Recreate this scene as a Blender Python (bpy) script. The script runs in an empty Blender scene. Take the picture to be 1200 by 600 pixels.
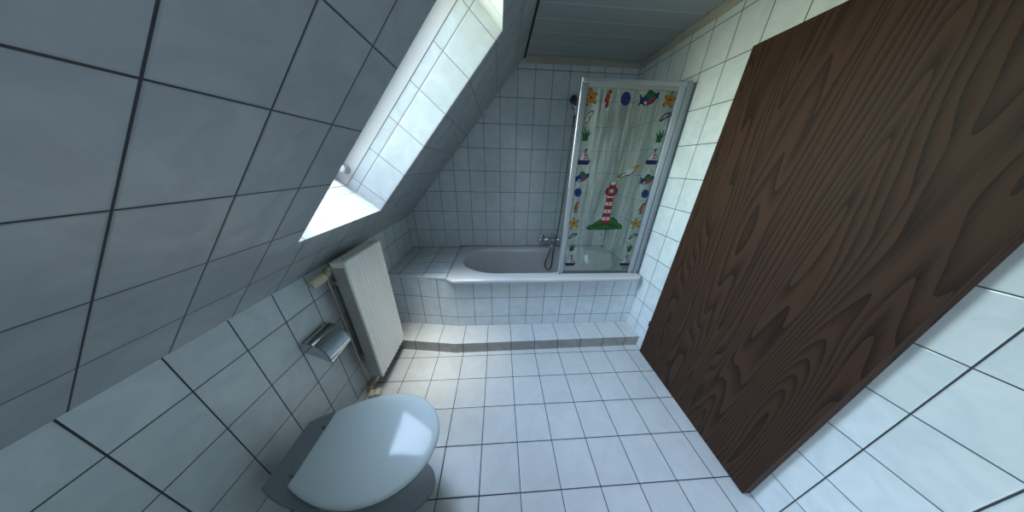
import bpy, bmesh, math, random
from mathutils import Vector, Matrix
random.seed(7)
S = bpy.context.scene
COL = S.collection

# ---------------------------------------------------------------- camera
cd = bpy.data.cameras.new('camera'); cam = bpy.data.objects.new('camera', cd); COL.objects.link(cam)
cam.location = (0.3005, -1.2389, 1.4518); cam.rotation_euler = (1.1539, -0.021, -0.0603)
cd.sensor_fit = 'HORIZONTAL'; cd.sensor_width = 36; cd.lens = 36*241.27/1200; cd.clip_start = 0.02
S.camera = cam
# ---------------------------------------------------------------- world: pale overcast sky above sunlit greenery
W = bpy.data.worlds.new('sky'); S.world = W; W.use_nodes = True
nt = W.node_tree; nt.nodes.clear()
wo = nt.nodes.new('ShaderNodeOutputWorld'); bg = nt.nodes.new('ShaderNodeBackground'); nt.links.new(bg.outputs[0], wo.inputs[0])
tc = nt.nodes.new('ShaderNodeTexCoord')
# soft patches of brighter and darker cloud: (direction, sharpness, radiance); the low western ones are sunlit greenery and roofs
_t = math.radians(48.7)
def skydir(tilt, az):
    tilt, az = math.radians(tilt), math.radians(az)
    n_ = Vector((-math.sin(_t), 0, math.cos(_t))); d_ = Vector((math.cos(_t), 0, math.sin(_t)))
    return n_*math.cos(tilt)+(d_*math.cos(az)+Vector((0, 1, 0))*math.sin(az))*math.sin(tilt)
SKY = [(skydir(0, 0), 10, (13.7, 19.2, 25.5)), (skydir(32, 0), 10, (9.5, 12.3, 15.7)), (skydir(32, 60), 10, (8.8, 10.0, 14.8)), (skydir(32, 120), 10, (2.0, 2.4, 2.6)),
       (skydir(32, 180), 10, (23.0, 25.8, 21.5)), (skydir(60, 45), 10, (1.8, 2.4, 2.8)), (skydir(60, 180), 10, (9.5, 8.2, 2.0)), (skydir(60, 270), 10, (2.4, 3.0, 3.7)),
       (skydir(60, 315), 10, (1.4, 1.9, 3.2)), (skydir(60, 135), 10, (2.0, 2.4, 1.2)), (skydir(60, 225), 10, (1.0, 1.2, 0.6))]
acc = None
for d_, k_, c_ in SKY:
    dv = nt.nodes.new('ShaderNodeVectorMath'); dv.operation = 'DOT_PRODUCT'; nt.links.new(tc.outputs['Generated'], dv.inputs[0]); dv.inputs[1].default_value = d_
    m1 = nt.nodes.new('ShaderNodeMath'); m1.operation = 'MULTIPLY_ADD'; nt.links.new(dv.outputs['Value'], m1.inputs[0]); m1.inputs[1].default_value = k_; m1.inputs[2].default_value = -k_
    m2 = nt.nodes.new('ShaderNodeMath'); m2.operation = 'EXPONENT'; nt.links.new(m1.outputs[0], m2.inputs[0])
    sc_ = nt.nodes.new('ShaderNodeVectorMath'); sc_.operation = 'SCALE'; sc_.inputs[0].default_value = c_; nt.links.new(m2.outputs[0], sc_.inputs['Scale'])
    if acc is None: acc = sc_
    else:
        ad_ = nt.nodes.new('ShaderNodeVectorMath'); ad_.operation = 'ADD'; nt.links.new(acc.outputs[0], ad_.inputs[0]); nt.links.new(sc_.outputs[0], ad_.inputs[1]); acc = ad_
nt.links.new(acc.outputs[0], bg.inputs[0]); bg.inputs[1].default_value = 1.0
# skylight plane frame: origin on the knee line, ds up the slope, nn outward
TH = math.radians(48.7)
S0 = Vector((-0.643, 0, 0.937)); DS = Vector((math.cos(TH), 0, math.sin(TH))); NN = Vector((-math.sin(TH), 0, math.cos(TH)))
def sl(s, y, d=0.0):
    p = S0 + DS*s + NN*d; return Vector((p.x, y, p.z))
# portal: guides sampling of the sky through the skylight
ld = bpy.data.lights.new('skylight_portal', 'AREA'); ld.shape = 'RECTANGLE'; ld.size = 1.20; ld.size_y = 0.64
ld.cycles.is_portal = True
po = bpy.data.objects.new('skylight_portal', ld); COL.objects.link(po)
zax = NN; xax = DS; yax = zax.cross(xax)
M3 = Matrix((xax, yax, zax)).transposed()
po.matrix_world = Matrix.Translation(sl(0.89, -0.19, 0.40)) @ M3.to_4x4()
# sun veiled by haze, high over the roof
sn = bpy.data.lights.new('veiled_sun', 'SUN'); sn.energy = 8.3; sn.angle = math.radians(27); sn.color = (1.0, 0.96, 0.86)
so = bpy.data.objects.new('veiled_sun', sn); COL.objects.link(so)
so.rotation_euler = Vector((0.01, -0.09, 1.0)).to_track_quat('Z', 'Y').to_euler()
# fill light added behind the camera, set in an assumed doorway
ll = bpy.data.lights.new('doorway_fill', 'AREA'); ll.shape = 'RECTANGLE'; ll.size = 0.84; ll.size_y = 1.9; ll.energy = 1.6; ll.color = (0.93, 1, 1.05)
lo_ = bpy.data.objects.new('doorway_fill', ll); COL.objects.link(lo_); lo_.location = (0.975, -1.92, 1.0); lo_.rotation_euler = (math.radians(90), 0, 0)
S.view_settings.view_transform = 'Standard'; S.view_settings.look = 'None'
S.view_settings.gamma = 1.0; S.view_settings.use_curve_mapping = False
S.view_settings.exposure = 0.0

# ---------------------------------------------------------------- materials
ALB = 0.62   # overall reflectance level of the painted and glazed surfaces
def sc3(c, k): return tuple(v*k for v in c)
def mat(name, col, rough=0.5, metal=0.0, spec=0.5, coat=0.0, noise=0.0, nscale=20, bump=0.0):
    col = sc3(col, ALB if metal < .5 else .85)
    m = bpy.data.materials.new(name); m.use_nodes = True; n = m.node_tree; b = n.nodes['Principled BSDF']
    b.inputs['Base Color'].default_value = (*col, 1); b.inputs['Roughness'].default_value = rough
    b.inputs['Metallic'].default_value = metal; b.inputs['Specular IOR Level'].default_value = spec
    b.inputs['Coat Weight'].default_value = coat
    t = n.nodes.new('ShaderNodeTexCoord'); no = n.nodes.new('ShaderNodeTexNoise'); no.inputs['Scale'].default_value = nscale
    no.inputs['Detail'].default_value = 4
    n.links.new(t.outputs['Object'], no.inputs['Vector'])
    mx = n.nodes.new('ShaderNodeMix'); mx.data_type = 'RGBA'
    a = 1-noise
    mx.inputs[6].default_value = (col[0]*a, col[1]*a, col[2]*a, 1); mx.inputs[7].default_value = (*col, 1)
    n.links.new(no.outputs['Fac'], mx.inputs[0]); n.links.new(mx.outputs[2], b.inputs['Base Color'])
    if bump:
        bp = n.nodes.new('ShaderNodeBump'); bp.inputs['Strength'].default_value = bump; bp.inputs['Distance'].default_value = 0.001
        n.links.new(no.outputs['Fac'], bp.inputs['Height']); n.links.new(bp.outputs[0], b.inputs['Normal'])
    return m

def tile_mat(name, col, col2, grout, w, h, gw, rough=0.15, groutrough=0.8, var=0.06, wob=0.0):
    """UVs are in tile units; joints fall on whole numbers"""
    col, col2, grout = sc3(col, ALB), sc3(col2, ALB), sc3(grout, ALB)
    m = bpy.data.materials.new(name); m.use_nodes = True; n = m.node_tree; L = n.links.new; b = n.nodes['Principled BSDF']
    def N(t, **k):
        x = n.nodes.new(t)
        for a, v in k.items(): setattr(x, a, v)
        return x
    def math_(op, a, bb=None, c=None):
        x = N('ShaderNodeMath', operation=op)
        for i, v in enumerate((a, bb, c)):
            if v is None: continue
            if isinstance(v, (int, float)): x.inputs[i].default_value = v
            else: L(v, x.inputs[i])
        return x.outputs[0]
    uv = N('ShaderNodeUVMap'); sp = N('ShaderNodeSeparateXYZ'); L(uv.outputs[0], sp.inputs[0])
    ds_ = []
    for k, sz in ((0, w), (1, h)):
        f = math_('FRACT', sp.outputs[k]); g = math_('SUBTRACT', 1.0, f); mn = math_('MINIMUM', f, g); ds_.append(math_('MULTIPLY', mn, sz))
    d = math_('MINIMUM', ds_[0], ds_[1])
    # rectangle edge mask
    mr_ = N('ShaderNodeMapRange'); L(d, mr_.inputs['Value']); mr_.inputs['From Min'].default_value = gw*0.42; mr_.inputs['From Max'].default_value = gw*0.62
    hr = N('ShaderNodeMapRange'); L(d, hr.inputs['Value']); hr.inputs['From Min'].default_value = gw*0.3; hr.inputs['From Max'].default_value = gw*0.5+0.0035
    hr.interpolation_type = 'SMOOTHSTEP'
    fl = N('ShaderNodeVectorMath', operation='FLOOR'); L(uv.outputs[0], fl.inputs[0])
    wn = N('ShaderNodeTexWhiteNoise', noise_dimensions='3D'); L(fl.outputs[0], wn.inputs['Vector'])
    tcx = N('ShaderNodeTexCoord')
    addv = N('ShaderNodeVectorMath', operation='MULTIPLY_ADD'); L(wn.outputs['Color'], addv.inputs[0]); addv.inputs[1].default_value = (3, 3, 3); L(tcx.outputs['Object'], addv.inputs[2])
    no = N('ShaderNodeTexNoise'); no.inputs['Scale'].default_value = 9; no.inputs['Detail'].default_value = 5; no.inputs['Distortion'].default_value = 1.2
    L(addv.outputs[0], no.inputs['Vector'])
    r = N('ShaderNodeMapRange'); L(no.outputs['Fac'], r.inputs['Value']); r.inputs['From Min'].default_value = 0.35; r.inputs['From Max'].default_value = 0.65
    mx = N('ShaderNodeMix', data_type='RGBA'); L(r.outputs[0], mx.inputs[0]); mx.inputs[6].default_value = (*col, 1); mx.inputs[7].default_value = (*col2, 1)
    va = math_('MULTIPLY_ADD', wn.outputs['Value'], var, 1-var)
    hv = N('ShaderNodeVectorMath', operation='SCALE'); L(mx.outputs[2], hv.inputs[0]); L(va, hv.inputs['Scale'])
    m2 = N('ShaderNodeMix', data_type='RGBA'); L(mr_.outputs[0], m2.inputs[0]); m2.inputs[6].default_value = (*grout, 1); L(hv.outputs[0], m2.inputs[7])
    L(m2.outputs[2], b.inputs['Base Color'])
    rr = N('ShaderNodeMapRange'); L(mr_.outputs[0], rr.inputs['Value']); rr.inputs['To Min'].default_value = groutrough; rr.inputs['To Max'].default_value = rough
    L(rr.outputs[0], b.inputs['Roughness'])
    # surface relief: joint recess and soft unevenness of the glaze
    n2 = N('ShaderNodeTexNoise'); n2.inputs['Scale'].default_value = 14; L(addv.outputs[0], n2.inputs['Vector'])
    hh = math_('MULTIPLY_ADD', n2.outputs['Fac'], 0.25+wob, hr.outputs[0])
    bp = N('ShaderNodeBump'); bp.inputs['Strength'].default_value = 0.6; bp.inputs['Distance'].default_value = 0.0015
    L(hh, bp.inputs['Height']); L(bp.outputs[0], b.inputs['Normal'])
    return m

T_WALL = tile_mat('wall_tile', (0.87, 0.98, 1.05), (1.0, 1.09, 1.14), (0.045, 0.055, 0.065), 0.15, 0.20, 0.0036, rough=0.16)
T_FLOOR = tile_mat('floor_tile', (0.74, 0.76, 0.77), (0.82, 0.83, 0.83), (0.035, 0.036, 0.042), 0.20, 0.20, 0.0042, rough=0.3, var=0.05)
T_SLOPE = tile_mat('shaded_slope_tile', (0.54, 0.59, 0.63), (0.62, 0.67, 0.70), (0.06, 0.07, 0.08), 0.152, 0.206, 0.0034, rough=0.2)  # same tile as the walls, with the slope's shade put into its colour
T_REVEAL = tile_mat('reveal_tile', (0.62, 0.66, 0.68), (0.71, 0.75, 0.76), (0.20, 0.20, 0.20), 0.152, 0.206, 0.0030, rough=0.18)  # same tile again, colour lowered to hold back the skylight's brightness
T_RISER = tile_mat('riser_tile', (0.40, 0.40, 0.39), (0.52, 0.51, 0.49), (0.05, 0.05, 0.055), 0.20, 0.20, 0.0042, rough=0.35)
M_PLASTER = mat('plaster', (0.72, 0.72, 0.70), 0.8, noise=0.04, nscale=60, bump=0.3)
M_DARK = mat('dark_gap', (0.02, 0.02, 0.022), 0.8)
M_PANEL = mat('ceiling_panel', (0.52, 0.56, 0.56), 0.32, noise=0.06, nscale=6)
M_PANELJOINT = mat('ceiling_joint_strip', (0.74, 0.77, 0.76), 0.4)
M_COVE = mat('cove_moulding', (0.62, 0.58, 0.50), 0.45, noise=0.15, nscale=12)
M_FRAMEW = mat('window_lining', (0.74, 0.72, 0.72), 0.45, noise=0.05, nscale=8)
M_SASH = mat('sash_paint', (0.70, 0.69, 0.68), 0.4, noise=0.05)
M_ALU = mat('brushed_aluminium', (0.50, 0.54, 0.59), 0.32, metal=0.85, noise=0.08, nscale=30)
M_ALUD = mat('aluminium_channel', (0.34, 0.38, 0.42), 0.35, metal=0.7, noise=0.08, nscale=30)
M_CHROME = mat('chrome', (0.70, 0.72, 0.75), 0.07, metal=1.0, noise=0.03)
M_HOSE = mat('metal_hose', (0.26, 0.28, 0.30), 0.25, metal=0.9, noise=0.2, nscale=200)
M_BLACK = mat('black_rubber', (0.02, 0.022, 0.022), 0.45, noise=0.2)
M_TUB = mat('tub_enamel', (0.86, 0.85, 0.87), 0.14, coat=0.3, noise=0.03, nscale=5)
M_TUBEDGE = mat('tub_silicone', (0.25, 0.26, 0.27), 0.5)
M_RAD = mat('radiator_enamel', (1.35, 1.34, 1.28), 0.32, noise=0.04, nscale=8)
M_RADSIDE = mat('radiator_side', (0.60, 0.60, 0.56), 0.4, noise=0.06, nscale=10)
M_CREAM = mat('aged_plastic', (0.95, 0.86, 0.66), 0.4, noise=0.15, nscale=40)
M_BRASS = mat('nickel_brass', (0.62, 0.54, 0.40), 0.3, metal=0.8, noise=0.25, nscale=60)
M_CER = mat('shaded_ceramic', (0.34, 0.39, 0.42), 0.12, coat=0.2, noise=0.02, nscale=5)  # pale like the lid; shade below it is put into this colour
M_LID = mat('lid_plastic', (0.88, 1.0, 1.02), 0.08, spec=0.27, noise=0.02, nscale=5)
M_PAPER = mat('tissue_paper', (0.8, 0.8, 0.78), 0.9, noise=0.05, nscale=80, bump=0.4)

def glass_mat(name, tint, streaks):
    m = bpy.data.materials.new(name); m.use_nodes = True; n = m.node_tree; n.nodes.clear(); L = n.links.new
    o = n.nodes.new('ShaderNodeOutputMaterial'); tr = n.nodes.new('ShaderNodeBsdfTransparent'); gl = n.nodes.new('ShaderNodeBsdfGlossy')
    tr.inputs[0].default_value = (*tint, 1); gl.inputs['Roughness'].default_value = 0.06
    lw = n.nodes.new('ShaderNodeLayerWeight'); lw.inputs[0].default_value = 0.5
    pw = n.nodes.new('ShaderNodeMath'); pw.operation = 'POWER'; L(lw.outputs['Facing'], pw.inputs[0]); pw.inputs[1].default_value = 5
    fr = n.nodes.new('ShaderNodeMath'); fr.operation = 'MULTIPLY_ADD'; L(pw.outputs[0], fr.inputs[0]); fr.inputs[1].default_value = 0.96; fr.inputs[2].default_value = 0.04
    mx = n.nodes.new('ShaderNodeMixShader'); L(fr.outputs[0], mx.inputs[0]); L(tr.outputs[0], mx.inputs[1]); L(gl.outputs[0], mx.inputs[2])
    last = mx
    if streaks:
        t = n.nodes.new('ShaderNodeTexCoord'); mp = n.nodes.new('ShaderNodeMapping'); mp.inputs['Scale'].default_value = (38, 1, 3.2)
        no = n.nodes.new('ShaderNodeTexNoise'); no.inputs['Scale'].default_value = 1.0; no.inputs['Detail'].default_value = 3; no.inputs['Roughness'].default_value = 0.55
        L(t.outputs['Object'], mp.inputs[0]); L(mp.outputs[0], no.inputs['Vector'])
        # the water marks are denser on the upper half of the pane
        sp = n.nodes.new('ShaderNodeSeparateXYZ'); L(t.outputs['Object'], sp.inputs[0])
        up = n.nodes.new('ShaderNodeMapRange'); up.inputs['From Min'].default_value = 0.65; up.inputs['From Max'].default_value = 1.6
        up.inputs['To Min'].default_value = 0.55; up.inputs['To Max'].default_value = 1.0
        L(sp.outputs['Z'], up.inputs['Value'])
        rr = n.nodes.new('ShaderNodeMapRange'); rr.inputs['From Min'].default_value = 0.40; rr.inputs['From Max'].default_value = 0.72
        rr.inputs['To Min'].default_value = streaks*0.35; rr.inputs['To Max'].default_value = streaks*1.5
        L(no.outputs['Fac'], rr.inputs['Value'])
        mu = n.nodes.new('ShaderNodeMath'); mu.operation = 'MULTIPLY'; L(rr.outputs[0], mu.inputs[0]); L(up.outputs[0], mu.inputs[1])
        di = n.nodes.new('ShaderNodeBsdfDiffuse'); di.inputs[0].default_value = (0.62, 0.66, 0.62, 1)
        m2 = n.nodes.new('ShaderNodeMixShader'); L(mu.outputs[0], m2.inputs[0]); L(mx.outputs[0], m2.inputs[1]); L(di.outputs[0], m2.inputs[2])
        bp = n.nodes.new('ShaderNodeBump'); bp.inputs['Strength'].default_value = 0.1; bp.inputs['Distance'].default_value = 0.001
        L(no.outputs['Fac'], bp.inputs['Height']); L(bp.outputs[0], gl.inputs['Normal'])
        last = m2
    L(last.outputs[0], o.inputs[0]); return m
M_SCREENGLASS = glass_mat('screen_glass', (0.76, 0.82, 0.79), 0.24)
M_PANE = glass_mat('window_glass', (0.96, 0.98, 0.98), 0)

def wood_mat():
    m = bpy.data.materials.new('dark_oak'); m.use_nodes = True; n = m.node_tree; L = n.links.new; b = n.nodes['Principled BSDF']
    t = n.nodes.new('ShaderNodeTexCoord')
    mp = n.nodes.new('ShaderNodeMapping'); mp.inputs['Scale'].default_value = (1, 1, 0.10)
    L(t.outputs['Object'], mp.inputs[0])
    no = n.nodes.new('ShaderNodeTexNoise'); no.inputs['Scale'].default_value = 3.2; no.inputs['Detail'].default_value = 2.5; no.inputs['Roughness'].default_value = 0.5
    L(mp.outputs[0], no.inputs['Vector'])
    mu = n.nodes.new('ShaderNodeMath'); mu.operation = 'MULTIPLY'; mu.inputs[1].default_value = 42; L(no.outputs['Fac'], mu.inputs[0])
    fr = n.nodes.new('ShaderNodeMath'); fr.operation = 'FRACT'; L(mu.outputs[0], fr.inputs[0])
    # fine pores along the grain
    mp2 = n.nodes.new('ShaderNodeMapping'); mp2.inputs['Scale'].default_value = (1, 260, 9); L(t.outputs['Object'], mp2.inputs[0])
    n2 = n.nodes.new('ShaderNodeTexNoise'); n2.inputs['Scale'].default_value = 1; n2.inputs['Detail'].default_value = 3; L(mp2.outputs[0], n2.inputs['Vector'])
    ad = n.nodes.new('ShaderNodeMath'); ad.operation = 'MULTIPLY_ADD'; L(n2.outputs['Fac'], ad.inputs[0]); ad.inputs[1].default_value = 0.7; L(fr.outputs[0], ad.inputs[2])
    r = n.nodes.new('ShaderNodeValToRGB'); L(ad.outputs[0], r.inputs[0]); c = r.color_ramp
    c.elements[0].position = 0.25; c.elements[0].color = (0.009, 0.0042, 0.0028, 1)
    c.elements[1].position = 1.25 if False else 1.0; c.elements[1].color = (0.042, 0.0205, 0.012, 1)
    x = c.elements.new(0.55); x.color = (0.022, 0.0105, 0.0065, 1)
    L(r.outputs[0], b.inputs['Base Color']); b.inputs['Roughness'].default_value = 0.6; b.inputs['Specular IOR Level'].default_value = 0.2
    bp = n.nodes.new('ShaderNodeBump'); bp.inputs['Strength'].default_value = 0.3; bp.inputs['Distance'].default_value = 0.0006
    L(ad.outputs[0], bp.inputs['Height']); L(bp.outputs[0], b.inputs['Normal'])
    return m
M_WOOD = wood_mat()

# ---------------------------------------------------------------- mesh builder
class MB:
    def __init__(s): s.v = []; s.f = []; s.uv = []; s.mi = []; s.sm = []
    def face(s, pts, uvs=None, mi=0, smooth=False):
        i = len(s.v); s.v += [tuple(p) for p in pts]; s.f.append(list(range(i, i+len(pts))))
        s.uv.append(uvs or [(0.5, 0.5)]*len(pts)); s.mi.append(mi); s.sm.append(smooth)
    def quad_t(s, pts, fn, mi=0): s.face(pts, [fn(Vector(p)) for p in pts], mi)
    def box(s, a, b, mi=0, fns=None, fr=None):
        """axis box a..b; fns: dict face->uv function; fr: matrix"""
        x0, y0, z0 = a; x1, y1, z1 = b
        P = [(x0,y0,z0),(x1,y0,z0),(x1,y1,z0),(x0,y1,z0),(x0,y0,z1),(x1,y0,z1),(x1,y1,z1),(x0,y1,z1)]
        F = {'-z': (0,3,2,1), '+z': (4,5,6,7), '-y': (0,1,5,4), '+x': (1,2,6,5), '+y': (2,3,7,6), '-x': (3,0,4,7)}
        base = len(s.v)
        s.v += [tuple(fr @ Vector(p)) if fr else p for p in P]
        for k, f in F.items():
            s.f.append([base+i for i in f]); s.mi.append(mi); s.sm.append(False)
            s.uv.append([fns[k](Vector(P[i])) for i in f] if fns and k in fns else [(0.5, 0.5)]*4)
    def loft(s, rings, mi=0, smooth=True, closed=True, cap0=False, cap1=False):
        base = len(s.v); n = len(rings[0])
        for r in rings: s.v += [tuple(p) for p in r]
        for a in range(len(rings)-1):
            for i in range(n if closed else n-1):
                j = (i+1) % n
                s.f.append([base+a*n+i, base+a*n+j, base+(a+1)*n+j, base+(a+1)*n+i]); s.mi.append(mi); s.sm.append(smooth); s.uv.append([(0.5, 0.5)]*4)
        for c, k in ((cap0, 0), (cap1, len(rings)-1)):
            if c:
                f = [base+k*n+i for i in range(n)]
                if k == 0: f.reverse()
                s.f.append(f); s.mi.append(mi); s.sm.append(False); s.uv.append([(0.5, 0.5)]*n)
    def tube(s, pts, r, n=14, mi=0, caps=True):
        pts = [Vector(p) for p in pts]; rs = r if isinstance(r, (list, tuple)) else [r]*len(pts)
        rings = []; up = None
        for i, p in enumerate(pts):
            t = (pts[min(i+1, len(pts)-1)]-pts[max(i-1, 0)]).normalized()
            if up is None:
                up = Vector((0, 0, 1)) if abs(t.z) < 0.9 else Vector((1, 0, 0))
            a = t.cross(up).normalized(); up = a.cross(t).normalized()
            rings.append([p + (a*math.cos(2*math.pi*k/n)+up*math.sin(2*math.pi*k/n))*rs[i] for k in range(n)])
        s.loft(rings, mi, True, True, caps, caps)
    def lathe(s, prof, o, axis, n=28, mi=0):
        """prof: (radius, height) along axis from o"""
        ax = Vector(axis).normalized(); a = ax.cross(Vector((0, 0, 1)) if abs(ax.z) < 0.9 else Vector((1, 0, 0))).normalized(); b = ax.cross(a); o = Vector(o)
        rings = [[o+ax*h+(a*math.cos(2*math.pi*k/n)+b*math.sin(2*math.pi*k/n))*max(r, 1e-5) for k in range(n)] for r, h in prof]
        s.loft(rings, mi, True, True, True, True)
    def prism(s, poly, y0, y1, mi=0, axis='y'):
        """poly of (x,z) extruded along y"""
        lo = [(p[0], y0, p[1]) for p in poly]; hi = [(p[0], y1, p[1]) for p in poly]
        s.loft([lo, hi], mi, False, True, True, True)
    def build(s, name, mats, parent=None, bevel=0, bseg=2, autos=None, kind=None, subd=0, merge=True):
        me = bpy.data.meshes.new(name); me.from_pydata(s.v, [], s.f)
        uvl = me.uv_layers.new(name='UVMap'); k = 0
        for poly, u in zip(me.polygons, s.uv):
            for j in range(len(u)): uvl.data[poly.loop_start+j].uv = u[j]
        for m in (mats if isinstance(mats, (list, tuple)) else [mats]): me.materials.append(m)
        for poly, mi_, sm in zip(me.polygons, s.mi, s.sm): poly.material_index = mi_; poly.use_smooth = sm
        if merge:
            bm = bmesh.new(); bm.from_mesh(me); bmesh.ops.remove_doubles(bm, verts=bm.verts, dist=1e-5)
            bmesh.ops.recalc_face_normals(bm, faces=bm.faces); bm.to_mesh(me); bm.free()
        o = bpy.data.objects.new(name, me); COL.objects.link(o)
        if parent is not None:
            o.parent = parent
            # geometry is authored in world metres; keep it there under a moved parent
            o.matrix_parent_inverse = Matrix.Translation(wloc(parent)).inverted()
        if bevel:
            b = o.modifiers.new('bevel', 'BEVEL'); b.width = bevel; b.segments = bseg; b.limit_method = 'ANGLE'; b.angle_limit = math.radians(35)
        if subd:
            q = o.modifiers.new('subd', 'SUBSURF'); q.levels = subd; q.render_levels = subd
        if kind: o['kind'] = kind
        return o
def wloc(o):
    v = Vector(o.location)
    return v if o.parent is None else Vector((0, 0, 0)) + wloc(o.parent) + Vector(o.location) - wloc(o.parent)
def thing(name, label, cat, loc=(0, 0, 0), group=None):
    o = bpy.data.objects.new(name, None); o.empty_display_size = 0.05; COL.objects.link(o); o.location = loc
    o['label'] = label; o['category'] = cat
    if group: o['group'] = group
    return o
def tag(o, label, cat, group=None):
    o['label'] = label; o['category'] = cat
    if group: o['group'] = group
    return o

# ---------------------------------------------------------------- measurements (metres)
YB = 0.9503; XR = 1.525; XL = -0.643; ZC = 2.262; YF = -1.80
ZD = 0.5977; HP = 0.1984; WP = 0.1497; XB = 0.3176
FY = 0.1991
s_top = (ZC-0.937)/math.sin(TH); x_top = -0.643+s_top*math.cos(TH)
uv_floor = lambda p: (p.x/0.2, p.y/FY)
uv_back = lambda p: ((p.x-XB)/WP, (p.z-ZD)/HP)
uv_right = lambda p: ((p.y-0.13)/0.153, (p.z-ZD)/HP)
uv_knee = lambda p: ((p.y+0.311)/0.153, (p.z-ZD+0.004)/HP)
def uv_slope(p):
    q = p-S0; return ((p.y+0.30)/0.152, (q.dot(DS)-0.383)/0.2065)
def uv_reveal(p):
    q = p-S0; return ((q.dot(NN)-0.16)/0.1602, (q.dot(DS)-0.383)/0.2065)
def uv_revbot(p):
    q = p-S0; return ((p.y+0.30)/0.152, (q.dot(NN)-0.16)/0.2065)

# floor
m = MB(); m.box((XL-0.1, YF-0.1, -0.08), (XR+0.1, YB+0.1, 0), fns={'+z': uv_floor}); m.build('floor', T_FLOOR, kind='structure')
# back wall (gable shaped, cut by the roof slope)
m = MB()
prof = [(XL, 0), (XR, 0), (XR, ZC+0.04), (x_top+0.035, ZC+0.04), (XL, 0.937)]
m.face([(x, YB, z) for x, z in prof], [uv_back(Vector((x, YB, z))) for x, z in prof])
m.face([(x, YB+0.1, z) for x, z in reversed(prof)])
for i in range(len(prof)):
    a, b = prof[i], prof[(i+1) % len(prof)]; m.face([(a[0], YB, a[1]), (a[0], YB+0.1, a[1]), (b[0], YB+0.1, b[1]), (b[0], YB, b[1])])
m.build('wall_back', T_WALL, kind='structure')
# right wall
m = MB(); m.box((XR, YF-0.1, 0), (XR+0.1, YB+0.1, ZC+0.04), fns={'-x': uv_right}); m.build('wall_right', T_WALL, kind='structure')
# left knee wall
m = MB(); m.box((XL-0.1, YF-0.1, 0), (XL, YB+0.1, 0.937), fns={'+x': uv_knee}); m.build('wall_left', T_WALL, kind='structure')
# wall behind the photographer with a doorway added to carry the fill light
m = MB(); fu = {'+y': lambda p: (p.x/0.15, (p.z-ZD)/HP)}
m.box((XL-0.1, YF-0.1, 0), (0.55, YF, ZC+0.04), fns=fu); m.box((1.40, YF-0.1, 0), (XR+0.1, YF, ZC+0.04), fns=fu); m.box((0.55, YF-0.1, 2.0), (1.40, YF, ZC+0.04), fns=fu)
m.build('wall_front', T_WALL, kind='structure', merge=False)
m = MB()
for a_, b_ in (((0.50, YF-.01, 0), (0.56, YF+.014, 2.0)), ((1.39, YF-.01, 0), (1.45, YF+.014, 2.0)), ((0.50, YF-.01, 1.99), (1.45, YF+.014, 2.06))): m.box(a_, b_)
m.build('trim_5', M_WOOD, kind='structure')
# roof slope with the skylight niche
SA, SB_, YN, YFAR, DEP = 0.317, 1.463, -0.482, 0.10, 0.217
m = MB(); SE = s_top+0.03
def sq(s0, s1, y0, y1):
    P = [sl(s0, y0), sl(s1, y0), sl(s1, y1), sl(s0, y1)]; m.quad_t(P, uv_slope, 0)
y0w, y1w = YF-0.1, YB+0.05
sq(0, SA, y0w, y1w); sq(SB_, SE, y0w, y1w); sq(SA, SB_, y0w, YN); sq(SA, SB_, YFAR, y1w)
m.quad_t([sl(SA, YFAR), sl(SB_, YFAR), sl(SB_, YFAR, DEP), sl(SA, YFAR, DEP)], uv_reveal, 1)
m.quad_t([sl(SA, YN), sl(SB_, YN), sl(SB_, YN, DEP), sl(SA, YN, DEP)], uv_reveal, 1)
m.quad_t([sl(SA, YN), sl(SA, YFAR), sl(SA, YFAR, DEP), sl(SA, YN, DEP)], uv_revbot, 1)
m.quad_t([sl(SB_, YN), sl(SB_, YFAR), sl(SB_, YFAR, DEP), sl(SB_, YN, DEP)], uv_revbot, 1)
# outer skin of the roof
O = 0.34
for a, b, c, d in ((-0.12, SA-0.03, y0w, y1w), (SB_+0.03, SE+0.15, y0w, y1w), (SA-0.03, SB_+0.03, y0w, YN-0.03), (SA-0.03, SB_+0.03, YFAR+0.03, y1w)):
    m.face([sl(a, c, O), sl(b, c, O), sl(b, d, O), sl(a, d, O)], mi=2)
for yy in (y0w, y1w): m.face([sl(0, yy), sl(SE, yy), sl(SE+.15, yy, O), sl(-.12, yy, O)], mi=2)
m.face([sl(0, y0w), sl(0, y1w), sl(-.12, y1w, O), sl(-.12, y0w, O)], mi=2)
m.face([sl(SE, y0w), sl(SE, y1w), sl(SE+.15, y1w, O), sl(SE+.15, y0w, O)], mi=2)
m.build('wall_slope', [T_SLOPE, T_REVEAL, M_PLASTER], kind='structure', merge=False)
# bright edging strip along the near edge of the niche
m = MB()
m.face([sl(SA+.1, YN-.001, 0.004), sl(SB_, YN-.001, 0.004), sl(SB_, YN+.006, 0.004), sl(SA+.1, YN+.006, 0.004)])
m.face([sl(SA+.1, YN+.006, 0.004), sl(SB_, YN+.006, 0.004), sl(SB_, YN+.006, 0.03), sl(SA+.1, YN+.006, 0.03)])
m.face([sl(SA+.1, YN-.001, 0.03), sl(SB_, YN-.001, 0.03), sl(SB_, YN+.006, 0.03), sl(SA+.1, YN+.006, 0.03)])
m.build('trim_4', M_COVE, kind='structure')

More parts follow.
